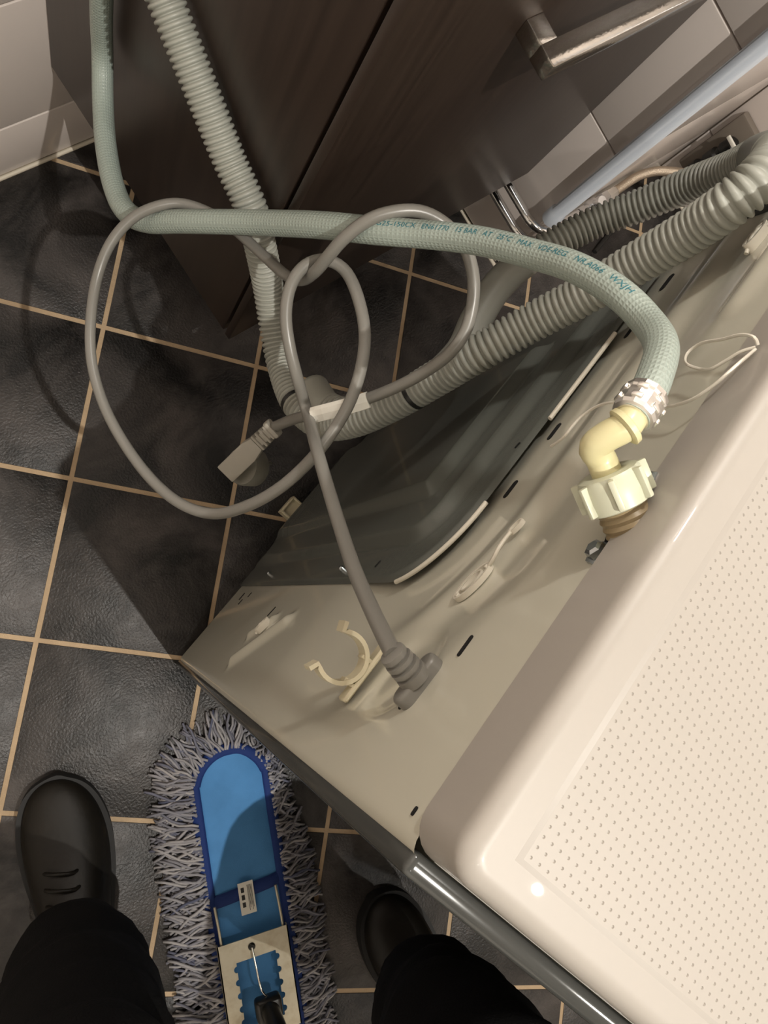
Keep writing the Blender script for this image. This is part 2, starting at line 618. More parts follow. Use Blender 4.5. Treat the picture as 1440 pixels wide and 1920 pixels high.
# top plate with soft edge
bm = bmesh.new()
add_box(bm, (0.006, -MD + 0.004, ZT), (MW - 0.006, 0.0035, 0.8042))
bm.verts.ensure_lookup_table()
ve = [e for e in bm.edges if abs(e.verts[0].co.z - e.verts[1].co.z) > 0.01]
bmesh.ops.bevel(bm, geom=ve, offset=0.012, segments=6, affect='EDGES', profile=0.5)
te = [e for e in bm.edges if all(v.co.z > 0.803 for v in e.verts)]
bmesh.ops.bevel(bm, geom=te, offset=0.0075, segments=6, affect='EDGES', profile=0.5)
tp = bm_obj('top_plate', bm, M['enamel_top'], wm, local=True, sharp=60)
wn = tp.modifiers.new('weighted', 'WEIGHTED_NORMAL')
wn.keep_sharp = True
wn.weight = 100
# dimpled field pressed into the lid
PS, PD = 0.00362, 0.0038
V, F = [], []
ni, nj = 98, 82
s_0, d_0, zt = 0.0245, -0.0167, 0.8051
for i in range(ni):
    for j in range(nj):
        cs, cd_ = s_0 + i * PS, d_0 - j * PD
        base = len(V)
        for a, b_ in ((-1, -1), (1, -1), (1, 1), (-1, 1)):
            V.append((cs + a * PS / 2, cd_ + b_ * PD / 2, zt))
        for rr, zz in ((0.00062, zt), (0.00030, zt - 0.00045)):
            for k in range(8):
                an = -3 * PI / 4 + k * PI / 4
                V.append((cs + rr * math.cos(an), cd_ + rr * math.sin(an), zz))
        for k in range(4):
            q = base + k
            q2 = base + (k + 1) % 4
            r0, r1, r2 = base + 4 + (2 * k) % 8, base + 4 + (2 * k + 1) % 8, base + 4 + (2 * k + 2) % 8
            F.append((q, q2, r2, r1, r0))
        for k in range(8):
            r0, r1 = base + 4 + k, base + 4 + (k + 1) % 8
            F.append((r0, r1, r1 + 8, r0 + 8))
        F.append(tuple(base + 12 + k for k in range(8)))
e0, e1 = s_0 - PS / 2, s_0 + (ni - 0.5) * PS
g0, g1 = d_0 + PD / 2, d_0 - (nj - 0.5) * PD
base = len(V)
for s, d in ((e0, g1), (e1, g1), (e1, g0), (e0, g0)):
    V.append((s, d, zt))
for s, d in ((e0 - .002, g1 - .002), (e1 + .002, g1 - .002), (e1 + .002, g0 + .002), (e0 - .002, g0 + .002)):
    V.append((s, d, 0.8041))
for k in range(4):
    F.append((base + 4 + k, base + 4 + (k + 1) % 4, base + (k + 1) % 4, base + k))
df = mesh_obj('dimpled_field', V, F, M['enamel_top'], wm, smooth=True, local=True, sharp=45)
tag(df, 'cream lid surface pressed with tiny dots', kind='stuff')

# grey pressed rear cover
V, F = [], []
cs1, cz0 = 0.413, 0.018
NS, NZ = 150, 220
idx = {}


def cover_h(s, z):
    e = -cover_dist(s, z)
    e = min(e, cs1 - s)
    h = 0.0035 - 0.003 * (1 - sstep(0, 0.003, e))
    h += 0.0075 * sstep(0.030, 0.040, e) + 0.0075 * sstep(0.066, 0.078, e)
    h = 0.0015 + (h - 0.0015) * (0.25 + 0.75 * sstep(cz0, 0.085, z))
    if 0.19 < s < 0.36:
        for zz in (0.10, 0.128):
            h += 0.0010 * math.exp(-((z - zz) / 0.0016) ** 2)
    return h


for iz in range(NZ + 1):
    for is_ in range(NS + 1):
        s = CS + (cs1 - CS) * is_ / NS
        z = cz0 + (CZ - cz0) * iz / NZ
        e = cover_dist(s, z)
        if e > 0 and s < CS + CR_ and z > CZ - CR_:   # pull corner points on to the arc
            cx, cz = CS + CR_, CZ - CR_
            L_ = math.hypot(s - cx, z - cz)
            if e > 0.006: continue
            s, z = cx + (s - cx) * CR_ / L_, cz + (z - cz) * CR_ / L_
        idx[(is_, iz)] = len(V)
        V.append((s, cover_h(s, z), z))
for iz in range(NZ):
    for is_ in range(NS):
        q = [idx.get(t) for t in ((is_, iz), (is_, iz + 1), (is_ + 1, iz + 1), (is_ + 1, iz))]
        q = [t for t in q if t is not None]
        if len(q) >= 3: F.append(tuple(q))
cover = mesh_obj('rear_cover', V, F, M['cover'], wm, smooth=True, local=True)
tag(cover, 'dark grey stepped rear cover')
# white lip under the cover's upper edge, with slots
lip = []
for t in range(13):
    a = PI - (PI / 2) * t / 12
    lip.append((CS + CR_ + (CR_ + 0.0015) * math.cos(a), 0.0005, CZ - CR_ + (CR_ + 0.0015) * math.sin(a)))
lip = lip[2:]
tube('cover_lip', lip, 0.0016, M['trimcream'], wm, segs=8, step=0.003, local=True)
tube('cover_lip', [(0.255, 0.0005, CZ + 0.0015), (0.335, 0.0005, CZ + 0.0015)], 0.0016, M['trimcream'], wm, segs=8, local=True, raw=True)


def slot(s, z, L_, wd_s, ang, d=None, name='slot'):
    poly = []
    for k in range(8):
        a = -PI / 2 + PI * k / 7
        poly.append((L_ / 2 + wd_s / 2 * math.cos(a), wd_s / 2 * math.sin(a)))
    for k in range(8):
        a = PI / 2 + PI * k / 7
        poly.append((-L_ / 2 + wd_s / 2 * math.cos(a), wd_s / 2 * math.sin(a)))
    bm = bmesh.new()
    dd = back_h(s, z) if d is None else d
    mx = Matrix.Translation((s, dd, z)) @ Matrix.Rotation(PI / 2, 4, 'X') @ Matrix.Rotation(ang, 4, 'Z')
    prism(bm, poly, -0.0006, 0.004, mx)
    return bm_obj(name, bm, M['dark'], wm, local=True, smooth=False)


slot(0.0845, 0.711, 0.009, 0.0026, 0.0)
slot(0.015, 0.759, 0.002, 0.0017, 0.0)
slot(0.200, 0.6165, 0.010, 0.0045, 0.0)
slot(0.249, 0.6165, 0.010, 0.0045, 0.0)
slot(0.342, 0.6165, 0.009, 0.004, 0.0)
slot(0.392, 0.6165, 0.012, 0.005, 0.0)
slot(0.098, 0.105, 0.006, 0.002, 0.0)
slot(0.106, 0.085, 0.007, 0.004, 0.0)
slot(0.109, 0.125, 0.005, 0.002, 0.0)
slot(0.090, 0.300, 0.010, 0.0018, 0.3)


def screw(s, z, d, r, mat_, name='screw'):
    lathe(name, (s, d, z), (0, 1, 0.1), [(-0.002, r * 1.35), (0.0008, r * 1.35), (0.001, r), (0.004, r * 0.92), (0.005, r * 0.6)], mat_, wm, 6 if r > 0.004 else 14, local=True, sharp=20)


for s, z in ((0.136, 0.166), (0.134, 0.441)):
    screw(s, z, cover_h(s, z) - 0.001, 0.0024, M['zinc'])
slot(0.137, 0.515, 0.004, 0.002, 0.3, d=cover_h(0.137, 0.515))
slot(0.231, 0.604, 0.003, 0.002, 0.3, d=cover_h(0.231, 0.604))
screw(0.171, 0.770, 0.0005, 0.0045, M['zinc'], 'hex_screw')
screw(0.1345, 0.765, 0.0005, 0.0045, M['zinc'], 'hex_screw')

# threaded water inlet, leaning slightly to the side
IN0 = Vector((0.147, -0.004, 0.772))
IAX = Vector((0.40, 1.0, 0.05)).normalized()
prof = []
for k in range(12):
    prof.append((0.0 + k * 0.0016, 0.0095 if k % 2 else 0.0103))
lathe('water_inlet', IN0, IAX, prof, M['brass'], wm, 32, local=True)
lathe('inlet_opening', (0.147, -0.0008, 0.772), (0, 1, 0), [(0, 0.0112), (0.0012, 0.0112)], M['dark'], wm, 24, local=True)

# c-shaped hose clip
# ring lies in the horizontal-ish plane standing off the panel: open side away from the panel
RC = Vector((0.057, 0.0165, 0.624))
ex = Vector((1, 0, 0))
ey = Vector((0, 1, 0))


def ribbon(name, pts_, wdir, wdt, thick, mat_, parent, local=True):
    V_, F_ = [], []
    P_ = [Vector(p) for p in pts_]
    wv = Vector(wdir).normalized()
    for i, p in enumerate(P_):
        t = (P_[min(i + 1, len(P_) - 1)] - P_[max(i - 1, 0)]).normalized()
        nn = t.cross(wv).normalized()
        for a, b_ in ((-1, -1), (1, -1), (1, 1), (-1, 1)):
            V_.append(p + wv * a * wdt / 2 + nn * b_ * thick / 2)
    for i in range(len(P_) - 1):
        for k in range(4):
            a, b_ = i * 4 + k, i * 4 + (k + 1) % 4
            F_.append((a, b_, b_ + 4, a + 4))
    F_.append((3, 2, 1, 0))
    e = len(V_) - 4
    F_.append((e, e + 1, e + 2, e + 3))
    return mesh_obj(name, V_, F_, mat_, parent, smooth=True, local=local, sharp=40)


ring = []
for k in range(25):
    a = math.radians(-90 - 128 + 256 * k / 24)
    ring.append(RC + ex * 0.0135 * math.cos(a) + ey * 0.0135 * math.sin(a))
ring = [ring[0] + Vector((-0.005, 0.002, 0))] + ring + [ring[-1] + Vector((0.005, 0.002, 0))]
clipo = ribbon('hose_clip', ring, (0, 0, 1), 0.011, 0.0024, M['cream'], wm)
tag(clipo, 'cream open ring hose clip')
bm = bmesh.new()
add_box(bm, (0.040, -0.001, 0.619), (0.079, 0.0022, 0.629), 0.001, 1)
add_box(bm, (0.048, 0.001, 0.620), (0.0505, 0.008, 0.628), 0.0005, 1)
add_box(bm, (0.0635, 0.001, 0.620), (0.066, 0.008, 0.628), 0.0005, 1)
o = bm_obj('clip_foot', bm, M['cream'], clipo, local=True)

# flat cable holder with an oval pad and a hooked tail
hs, hz, ha = 0.1245, 0.6645, 0.42
hd0 = back_h(hs, hz)


def hpt(u, v, d):
    return (hs + u * math.cos(ha) - v * math.sin(ha), hd0 + d, hz + u * math.sin(ha) + v * math.cos(ha))


oval = [hpt(0.0125 * math.cos(2 * PI * k / 28), 0.0062 * math.sin(2 * PI * k / 28), 0.0012) for k in range(29)]
hold = ribbon('cable_holder', oval, (0, 1, 0), 0.0030, 0.0016, M['trimcream'], wm)
tag(hold, 'cream flat cable holder with oval pad')
tube('holder_arm', [hpt(0.0115, 0.002, 0.002), hpt(0.0165, 0.004, 0.004), hpt(0.021, 0.0035, 0.0055), hpt(0.027, 0.0, 0.0055), hpt(0.032, -0.003, 0.005)], 0.0011, M['trimcream'], hold, segs=8, step=0.002, local=True)
lo_ = [hpt(0.0355 + 0.0046 * math.cos(2 * PI * k / 20), -0.0035 + 0.0022 * math.sin(2 * PI * k / 20), 0.0045) for k in range(21)]
ribbon('holder_eye', lo_, (0, 1, 0), 0.0026, 0.0011, M['trimcream'], hold)
inn = [hpt(0.0072 * math.cos(2 * PI * k / 24), 0.0034 * math.sin(2 * PI * k / 24), 0.0018) for k in range(25)]
ribbon('holder_rim', inn, (0, 1, 0), 0.0022, 0.0009, M['trimcream'], hold)
for u in (-0.0105, 0.0105):
    bm = bmesh.new()
    p_ = hpt(u, 0.001, 0.0025)
    add_box(bm, (p_[0] - 0.0012, p_[1] - 0.002, p_[2] - 0.0012), (p_[0] + 0.0012, p_[1] + 0.0008, p_[2] + 0.0012), 0.0004, 1)
    bm_obj('holder_peg', bm, M['trimcream'], hold, local=True)
# small moulded clips on the panel
for (s, z, sc, ang) in ((0.072, 0.330, 1.0, 0.5), (0.372, 0.708, 1.3, 0.1)):
    lp = []
    for k in range(25):
        a = 2 * PI * k / 24
        u = 0.008 * sc * math.cos(a)
        v = 0.0026 * sc * math.sin(a)
        lp.append((s + u * math.cos(ang) - v * math.sin(ang), back_h(s, z) + 0.003, z + u * math.sin(ang) + v * math.cos(ang)))
    c2 = ribbon('panel_clip', lp, (0, 1, 0), 0.006, 0.0015, M['trimcream'], wm)
    tube('clip_tongue', [(s - 0.010 * sc * math.cos(ang), back_h(s, z) + 0.002, z - 0.010 * sc * math.sin(ang)), (s, back_h(s, z) + 0.006, z), (s + 0.007 * sc, back_h(s, z) + 0.003, z + 0.004 * sc)], 0.0013, M['trimcream'], c2, segs=8, local=True)
# cream plastic stop under the rear edge
bm = bmesh.new()
add_box(bm, (0.231, 0.001, 0.004), (0.259, 0.026, 0.0155), 0.001, 1)
add_box(bm, (0.231, 0.001, 0.012), (0.2345, 0.026, 0.021), 0.001, 1)
add_box(bm, (0.2555, 0.001, 0.012), (0.259, 0.026, 0.021), 0.001, 1)
add_box(bm, (0.231, 0.0225, 0.012), (0.259, 0.026, 0.021), 0.001, 1)
o = bm_obj('foot_bracket', bm, M['cream'], wm, local=True)
tag(o, 'small cream plastic bracket at the bottom edge')

# ------------------------------------------------------------------ hoses and cord
CORD= [(-0.6699,-0.5854,0.7002),(-0.6589,-0.5721,0.6703),(-0.6451,-0.5560,0.6358),(-0.6286,-0.5370,0.6019),(-0.6114,-0.5126,0.5729),(-0.5960,-0.4902,0.5489),(-0.5721,-0.4663,0.5032),(-0.5711,-0.4456,0.5203),(-0.5671,-0.4258,0.5300),(-0.5594,-0.4075,0.5359),(-0.5472,-0.3935,0.5407),(-0.5321,-0.3873,0.5434),(-0.5183,-0.3907,0.5457),(-0.5121,-0.4041,0.5497),(-0.5170,-0.4245,0.5537),(-0.5262,-0.4459,0.5530),(-0.5405,-0.4636,0.5500),(-0.5588,-0.4786,0.5451),(-0.5787,-0.4895,0.5359),(-0.6003,-0.4973,0.5246),(-0.6233,-0.5011,0.5112),(-0.6441,-0.4992,0.4925),(-0.6613,-0.4914,0.4712),(-0.6727,-0.4731,0.4485),(-0.6775,-0.4459,0.4272),(-0.6769,-0.4119,0.4091),(-0.6716,-0.3759,0.3968),(-0.6601,-0.3420,0.3914),(-0.6421,-0.3129,0.3911),(-0.6201,-0.2877,0.3960),(-0.5983,-0.2727,0.4076),(-0.5753,-0.2669,0.4186),(-0.5543,-0.2701,0.4267),(-0.5384,-0.2780,0.4304),(-0.5265,-0.2954,0.4371),(-0.5226,-0.3185,0.4511),(-0.5226,-0.3483,0.4700),(-0.5266,-0.3759,0.4956),(-0.5293,-0.3895,0.5200),(-0.5304,-0.3946,0.5471),(-0.5261,-0.3942,0.5658),(-0.5181,-0.3926,0.5825),(-0.5049,-0.3929,0.5961),(-0.4902,-0.3975,0.6032),(-0.4760,-0.4057,0.6062),(-0.4652,-0.4190,0.6055),(-0.4610,-0.4358,0.6049),(-0.4649,-0.4539,0.6026),(-0.4728,-0.4689,0.5972),(-0.4832,-0.4809,0.5895),(-0.4969,-0.4873,0.5799),(-0.5112,-0.4884,0.5662),(-0.5257,-0.4867,0.5509),(-0.5417,-0.4826,0.5359),(-0.5570,-0.4773,0.5252),(-0.5715,-0.4712,0.5126),(-0.5755,-0.4652,0.4782),(-0.5794,-0.4608,0.4418)]
INLET= [(-0.5600,-0.0120,0.9800),(-0.5450,-0.0600,0.9300),(-0.5150,-0.1000,0.7800),(-0.5020,-0.1120,0.6000),(-0.5000,-0.1088,0.4192),(-0.5000,-0.1112,0.3586),(-0.5166,-0.1378,0.3395),(-0.5379,-0.1744,0.3455),(-0.5568,-0.2138,0.3613),(-0.5658,-0.2443,0.3788),(-0.5619,-0.2666,0.3992),(-0.5471,-0.2933,0.4381),(-0.5227,-0.3334,0.4924),(-0.5100,-0.3703,0.5494),(-0.5002,-0.3978,0.5872),(-0.4866,-0.4206,0.6143),(-0.4802,-0.4438,0.6468),(-0.4819,-0.4681,0.6821),(-0.4870,-0.4864,0.7104),(-0.4950,-0.5072,0.7354),(-0.5029,-0.5243,0.7504),(-0.5201,-0.5335,0.7683),(-0.5418,-0.5392,0.7807),(-0.5557,-0.5430,0.7852),(-0.5653,-0.5455,0.7857)]
DRAIN= [(-0.5120,-0.0080,0.6120),(-0.5100,-0.0420,0.6000),(-0.5060,-0.0950,0.5690),(-0.5030,-0.1450,0.5410),(-0.5030,-0.1859,0.5186),(-0.5030,-0.2142,0.5030),(-0.5030,-0.2445,0.4862),(-0.5030,-0.2772,0.4681),(-0.5030,-0.3105,0.4541),(-0.5030,-0.3382,0.4227),(-0.5030,-0.3569,0.3962),(-0.5122,-0.3873,0.3780),(-0.5245,-0.4181,0.3774),(-0.5396,-0.4510,0.4006),(-0.5408,-0.4766,0.4264),(-0.5314,-0.4896,0.4634),(-0.5099,-0.4951,0.5009),(-0.4879,-0.4964,0.5356),(-0.4675,-0.4972,0.5675),(-0.4374,-0.4993,0.5939),(-0.4142,-0.5022,0.6240),(-0.3960,-0.5028,0.6565),(-0.3839,-0.5033,0.6898),(-0.3763,-0.5014,0.7179),(-0.3560,-0.4975,0.7247),(-0.3095,-0.4928,0.6984),(-0.2676,-0.4885,0.6597),(-0.2498,-0.4853,0.6229),(-0.2482,-0.4777,0.5849),(-0.2634,-0.4697,0.5514),(-0.2843,-0.4615,0.5265),(-0.3105,-0.4575,0.5088),(-0.3396,-0.4560,0.4913),(-0.3666,-0.4617,0.4799),(-0.3962,-0.4750,0.4760),(-0.4251,-0.4903,0.4780),(-0.4632,-0.4971,0.4809),(-0.4969,-0.4953,0.4735),(-0.5217,-0.4866,0.4579),(-0.5298,-0.4700,0.4313),(-0.5231,-0.4472,0.4094)]

off = MM.to_3x3() @ Vector((0, 0.004, 0))


def string(name, pts_, label):
    P_ = [Vector(p) + off for p in pts_]
    o_ = tube(name, P_, 0.00075, M['string'], segs=6, step=0.002)
    return tag(o_, label, 'string', 'strings tied at the lid edge')


string('tie_string', [(-0.4906, -0.5577, 0.7847), (-0.4894, -0.5543, 0.7839), (-0.4853, -0.5522, 0.7751), (-0.4807, -0.5520, 0.7613), (-0.4766, -0.5509, 0.7460), (-0.4802, -0.5518, 0.7399), (-0.4880, -0.5539, 0.7435), (-0.4931, -0.5563, 0.7513), (-0.4999, -0.5581, 0.7652), (-0.4980, -0.5576, 0.7729), (-0.4949, -0.5568, 0.7796), (-0.4917, -0.5580, 0.7842)],
       'looped white string hanging from the back of the lid at the right edge')
string('tie_string', [(-0.4933, -0.5584, 0.7851), (-0.5067, -0.5589, 0.7846), (-0.5153, -0.5612, 0.7787), (-0.5210, -0.5627, 0.7676), (-0.5157, -0.5623, 0.7435), (-0.4971, -0.5574, 0.6937), (-0.5011, -0.5584, 0.6742), (-0.5160, -0.5624, 0.6707), (-0.5169, -0.5647, 0.6580)],
       'long white string running behind the inlet hose collar across the back panel')

# inlet hose with elbow, nut and crimped collar
hose = thing('inlet_hose', 'grey green braided water inlet hose with blue print and pale elbow', 'hose', (INLET[0][0], INLET[0][1], 0))
ipath, ilen = catmull(INLET, 0.004)


def irad(i, L):
    return 0.009 - 0.0019 * sstep(ilen - 0.42, ilen, L)


V, F, U = tube_data(ipath, irad, 28)
mesh_obj('hose_tube', V, F, M['hose'], hose, smooth=True, uvs=U, sharp=60)
hose_end = ipath[-1]
hdir = (ipath[-1] - ipath[-4]).normalized()
# collar: crimped sleeve with raised pads
col_ = lathe('crimp_collar', hose_end - hdir * 0.013, hdir, [(0, 0.0074), (0.0005, 0.0086), (0.003, 0.0089), (0.004, 0.0084), (0.0065, 0.0088), (0.008, 0.0084), (0.011, 0.0088), (0.0125, 0.0082), (0.0135, 0.0066)], M['crimp'], hose, 12, sharp=25)
tag(col_, 'crimped silver collar')
hn = hdir.orthogonal().normalized()
hb = hdir.cross(hn)
for k in range(6):
    an = k * PI / 3
    rd = hn * math.cos(an) + hb * math.sin(an)
    td = hdir.cross(rd)
    for q in (0.0025, 0.0075):
        mx = Matrix.Translation(hose_end - hdir * (0.0115 - q) + rd * 0.0086) @ Matrix((td, hdir, rd)).transposed().to_4x4()
        bm = bmesh.new()
        add_box(bm, (-0.0022, -0.0012, -0.0006), (0.0022, 0.0012, 0.0007), 0.0005, 2, mx)
        bm_obj('collar_pad', bm, M['crimp'], col_)
# elbow
nut_c = mw(*(IN0 + IAX * 0.026))
e1 = mw(*(IN0 + IAX * 0.034))
iaw = (MM.to_3x3() @ IAX).normalized()
h0 = hose_end + hdir * 0.002
corner = e1 + iaw * 0.003
nf = mw(*(IN0 + IAX * 0.0283))
er = Vector((-0.5703, -0.5468, 0.7857))
pb = nf + iaw * 0.0105
EL = [Vector((-0.5653, -0.5455, 0.7857)), er, er.lerp(pb, 0.45) + Vector((-0.0022, 0.0010, 0.0008)), pb + Vector((-0.0022, 0.0005, 0.0020)), nf + iaw * 0.0055, nf, nf - iaw * 0.005, nf - iaw * 0.010]
el = tube('elbow', EL, 0.0059, M['elbow'], hose, segs=20, step=0.0018)
tag(el, 'pale yellow plastic elbow')
ed = (Vector(EL[2]) - Vector(EL[0])).normalized()
lathe('elbow_ring', Vector(EL[1]) - ed * 0.002, ed, [(0, 0.0068), (0.0006, 0.0078), (0.0026, 0.0080), (0.0032, 0.0070)], M['elbow'], hose, 24)
nut = lathe('coupling_nut', mw(*(IN0 + IAX * 0.0135)), iaw, [(0, 0.0118), (0.0006, 0.0128), (0.006, 0.0131), (0.0125, 0.0126), (0.014, 0.0118), (0.0148, 0.0095), (0.0142, 0.0072)], M['nut'], hose, 36, sharp=40)
tag(nut, 'pale green white plastic nut')
nn_ = iaw.orthogonal().normalized()
nb_ = iaw.cross(nn_)
for k in range(7):
    an = 2 * PI * k / 7 + 0.35
    rd = nn_ * math.cos(an) + nb_ * math.sin(an)
    td = iaw.cross(rd)
    mx = Matrix.Translation(mw(*(IN0 + IAX * 0.0135)) + rd * 0.0128) @ Matrix((td, iaw, rd)).transposed().to_4x4()
    bm = bmesh.new()
    add_box(bm, (-0.0013, 0.001, -0.002), (0.0013, 0.0135, 0.0026), 0.0007, 2, mx)
    bm_obj('grip_rib', bm, M['nut'], nut)

# printed line along the hose
TXT = 'G25-150CX   EN61770   15 BAR   AT   25\u00b0C   MAX   VDE-REG.   NR.A066   WXJH'
tcu = bpy.data.curves.new('print', 'FONT')
tcu.body = TXT
tcu.size = 1.0
tcu.resolution_u = 2
tob = bpy.data.objects.new('print_tmp', tcu)
COL.objects.link(tob)
dg = bpy.context.evaluated_depsgraph_get()
tme = bpy.data.meshes.new_from_object(tob.evaluated_get(dg))
bpy.data.objects.remove(tob)
bmt = bmesh.new()
bmt.from_mesh(tme)
bmesh.ops.subdivide_edges(bmt, edges=[e for e in bmt.edges if e.calc_length() > 0.25], cuts=1)
bmesh.ops.triangulate(bmt, faces=bmt.faces)
T_, N_ = frames(ipath)
acc = [0.0]
for a, b_ in zip(ipath, ipath[1:]): acc.append(acc[-1] + (b_ - a).length)


def pix(p):
    d = p - CAM
    z = d.dot(fwd)
    return 720 + 1434 * d.dot(right) / z, 960 + 1434 * d.dot(down) / z


ia = min(range(len(ipath)), key=lambda i: abs(pix(ipath[i])[0] - 716) + (0 if acc[i] > 0.9 else 1e4 * (pix(ipath[i])[0] < 600)))
ib = min(range(ia, len(ipath)), key=lambda i: (Vector(pix(ipath[i])) - Vector((1186, 572))).length)
tw = max(v.co.x for v in bmt.verts)
s0, s1 = acc[ia], acc[ib]
hgt = 0.0047
for v in bmt.verts:
    sl = s0 + (s1 - s0) * v.co.x / tw
    k = 0
    while k < len(acc) - 2 and acc[k + 1] < sl: k += 1
    t = (sl - acc[k]) / (acc[k + 1] - acc[k])
    p = ipath[k].lerp(ipath[k + 1], t)
    tg = T_[k].lerp(T_[k + 1], t).normalized()
    vd = (CAM - p)
    vd = (vd - tg * vd.dot(tg)).normalized()
    up = vd.cross(tg)
    r = irad(k, sl) + 0.00012
    an = math.radians(34) + (v.co.y - 0.35) * hgt / r
    v.co = p + (vd * math.cos(an) + up * math.sin(an)) * r
o = bm_obj('printed_text', bmt, M['print'], hose, smooth=False)
tag(o, 'blue printed line of standards text', kind='stuff')

# corrugated drain hose
dh = thing('drain_hose', 'grey corrugated drain hose looping from the cabinet side to the machine', 'hose', (DRAIN[0][0], DRAIN[0][1], 0))
dpath, dlen = catmull(DRAIN, 0.00058)
dacc = [0.0]
for a, b_ in zip(dpath, dpath[1:]): dacc.append(dacc[-1] + (b_ - a).length)


def near(P_, lo=0):
    P_ = Vector(P_)
    return min(range(lo, len(dpath)), key=lambda i: (dpath[i] - P_).length_squared)


iU0 = near(DRAIN[25])
iU1 = near(DRAIN[26], iU0)
iS0 = near(DRAIN[32], iU1)
iS1 = near(DRAIN[36], iS0)
iE = near(DRAIN[39], iS1)
PITCH = 0.0046


def drad(i, L):
    t = (L / PITCH) % 1.0
    return 0.0132 - 0.0028 * math.exp(-((t - 0.5) / 0.20) ** 2)


def dpart(name, a, b_, rad, segs, stride=1):
    pth = dpath[a:b_ + 1:stride]
    V_, F_, U_ = tube_data(pth, rad, segs)
    return mesh_obj(name, V_, F_, M['drain'], dh, smooth=True, uvs=U_)


dpart('corrugated_tube', 0, iU0, drad, 22)
dpart('smooth_cuff', iU0 - 8, iU1 + 8, 0.0136, 24, 6)
dpart('corrugated_tube', iU1, iS0, drad, 22)
dpart('smooth_cuff', iS0 - 8, iS1 + 8, 0.0134, 24, 6)
dpart('corrugated_tube', iS1, iE, drad, 22)
dpart('smooth_cuff', iE - 8, len(dpath) - 1, 0.0134, 24, 6)
kb = near((-0.5000, -0.4955, 0.517))
o = dpart('black_ring', kb - 3, kb + 3, 0.0134, 24, 1)
o.data.materials[0] = M['blackp']
kb = near((-0.5396, -0.4510, 0.4006))
o = dpart('black_ring', kb - 3, kb + 3, 0.0134, 24, 1)
o.data.materials[0] = M['blackp']

# power cord
pc = thing('power_cord', 'grey power cord coiled over the inlet hose with a grey plug', 'cord', (CORD[-1][0], CORD[-1][1], 0))
tube('cable', CORD, 0.0041, M['cord'], pc, segs=14, step=0.004)
cpath = catmull(CORD, 0.004)[0]
cdir = (cpath[0] - cpath[3]).normalized()
g0 = mw(0.0615, 0.002, 0.697)
nk = (g0 - cpath[0]).normalized()
sr = lathe('strain_relief', cpath[0] - nk * 0.002, nk, [(0, 0.0048), (0.0006, 0.0062), (0.003, 0.0064), (0.0034, 0.0052), (0.0046, 0.0052), (0.005, 0.0068), (0.0072, 0.0069), (0.0076, 0.0055), (0.0088, 0.0055), (0.0092, 0.0072), (0.0114, 0.0073), (0.0118, 0.006), (0.013, 0.006), (0.0134, 0.0074), (0.018, 0.0078)], M['cord'], pc, 20, sharp=30)
bm = bmesh.new()
poly = []
for k in range(12):
    a = -PI / 2 + PI * k / 11
    poly.append((0.0085 + 0.0056 * math.cos(a), 0.0056 * math.sin(a)))
for k in range(12):
    a = PI / 2 + PI * k / 11
    poly.append((-0.0085 + 0.0056 * math.cos(a), 0.0056 * math.sin(a)))
prism(bm, poly, -0.0065, 0.002, MM @ Matrix.Translation((0.0615, 0.0, 0.697)) @ Matrix.Rotation(PI / 2, 4, 'X') @ Matrix.Rotation(0.06, 4, 'Z'))
bmesh.ops.recalc_face_normals(bm, faces=bm.faces)
es = [e for e in bm.edges if all(((MM.inverted() @ v.co).y > 0.005) for v in e.verts)]
bmesh.ops.bevel(bm, geom=es, offset=0.002, segments=3, affect='EDGES', profile=0.5)
bm_obj('grommet', bm, M['cord'], pc)
slot(0.052, 0.6925, 0.004, 0.006, 0.2, d=-0.0005, name='grommet_hole')
# paper label folded round the cable
kL = min(range(len(cpath)), key=lambda i: (cpath[i] - Vector((-0.5640, -0.4745, 0.5190))).length + (0 if i > len(cpath) * 0.8 else 9))
lp = cpath[kL - 7:kL + 4]
T2, N2 = frames(lp)
V, F = [], []
for i, p in enumerate(lp):
    vd = CAM - p
    vd = (vd - T2[i] * vd.dot(T2[i])).normalized()
    sd = T2[i].cross(vd)
    for a, h_ in ((-1.55, 0.2), (-1.5, 0.9), (-0.4, 1.22), (0.5, 1.22), (1.1, 0.75), (1.1, -0.8), (0, -1.25), (-1.2, -0.3)):
        V.append(p + sd * a * 0.0042 + vd * h_ * 0.0042)
n8 = 8
for i in range(len(lp) - 1):
    for k in range(n8):
        a, b_ = i * n8 + k, i * n8 + (k + 1) % n8
        F.append((a, b_, b_ + n8, a + n8))
F.append(tuple(range(n8 - 1, -1, -1)))
F.append(tuple(range((len(lp) - 1) * n8, len(lp) * n8)))
o = mesh_obj('cable_label', V, F, M['paper'], pc)
tag(o, 'white paper label wrapped on the cable')
# plug: ribbed boot, flat angled body, round face below
P0, P1 = cpath[-1], Vector((-0.6300, -0.4715, 0.3990))
pa = (P1 - P0).normalized()
pu = (CAM - P0)
pu = (pu - pa * pu.dot(pa)).normalized()
pu = (pu + Vector((0, 0, 0.25))).normalized()
pu = (pu - pa * pu.dot(pa)).normalized()
ps = pa.cross(pu)
PM = Matrix.Translation(P0) @ Matrix((pa, ps, pu)).transposed().to_4x4()
plug = bpy.data.objects.new('plug', None)
bm = bmesh.new()
prism(bm, [(0.019, -0.0062), (0.030, -0.0085), (0.0335, -0.0085), (0.0575, -0.0085), (0.0575, 0.0085), (0.028, 0.0085), (0.019, 0.0062)], -0.006, 0.006, PM)
bmesh.ops.recalc_face_normals(bm, faces=bm.faces)
bmesh.ops.bevel(bm, geom=list(bm.edges), offset=0.0011, segments=2, affect='EDGES', profile=0.5)
bpy.data.objects.remove(plug)
plug = bm_obj('plug', bm, M['plug'], pc)
tag(plug, 'grey moulded angled mains plug')
prof = []
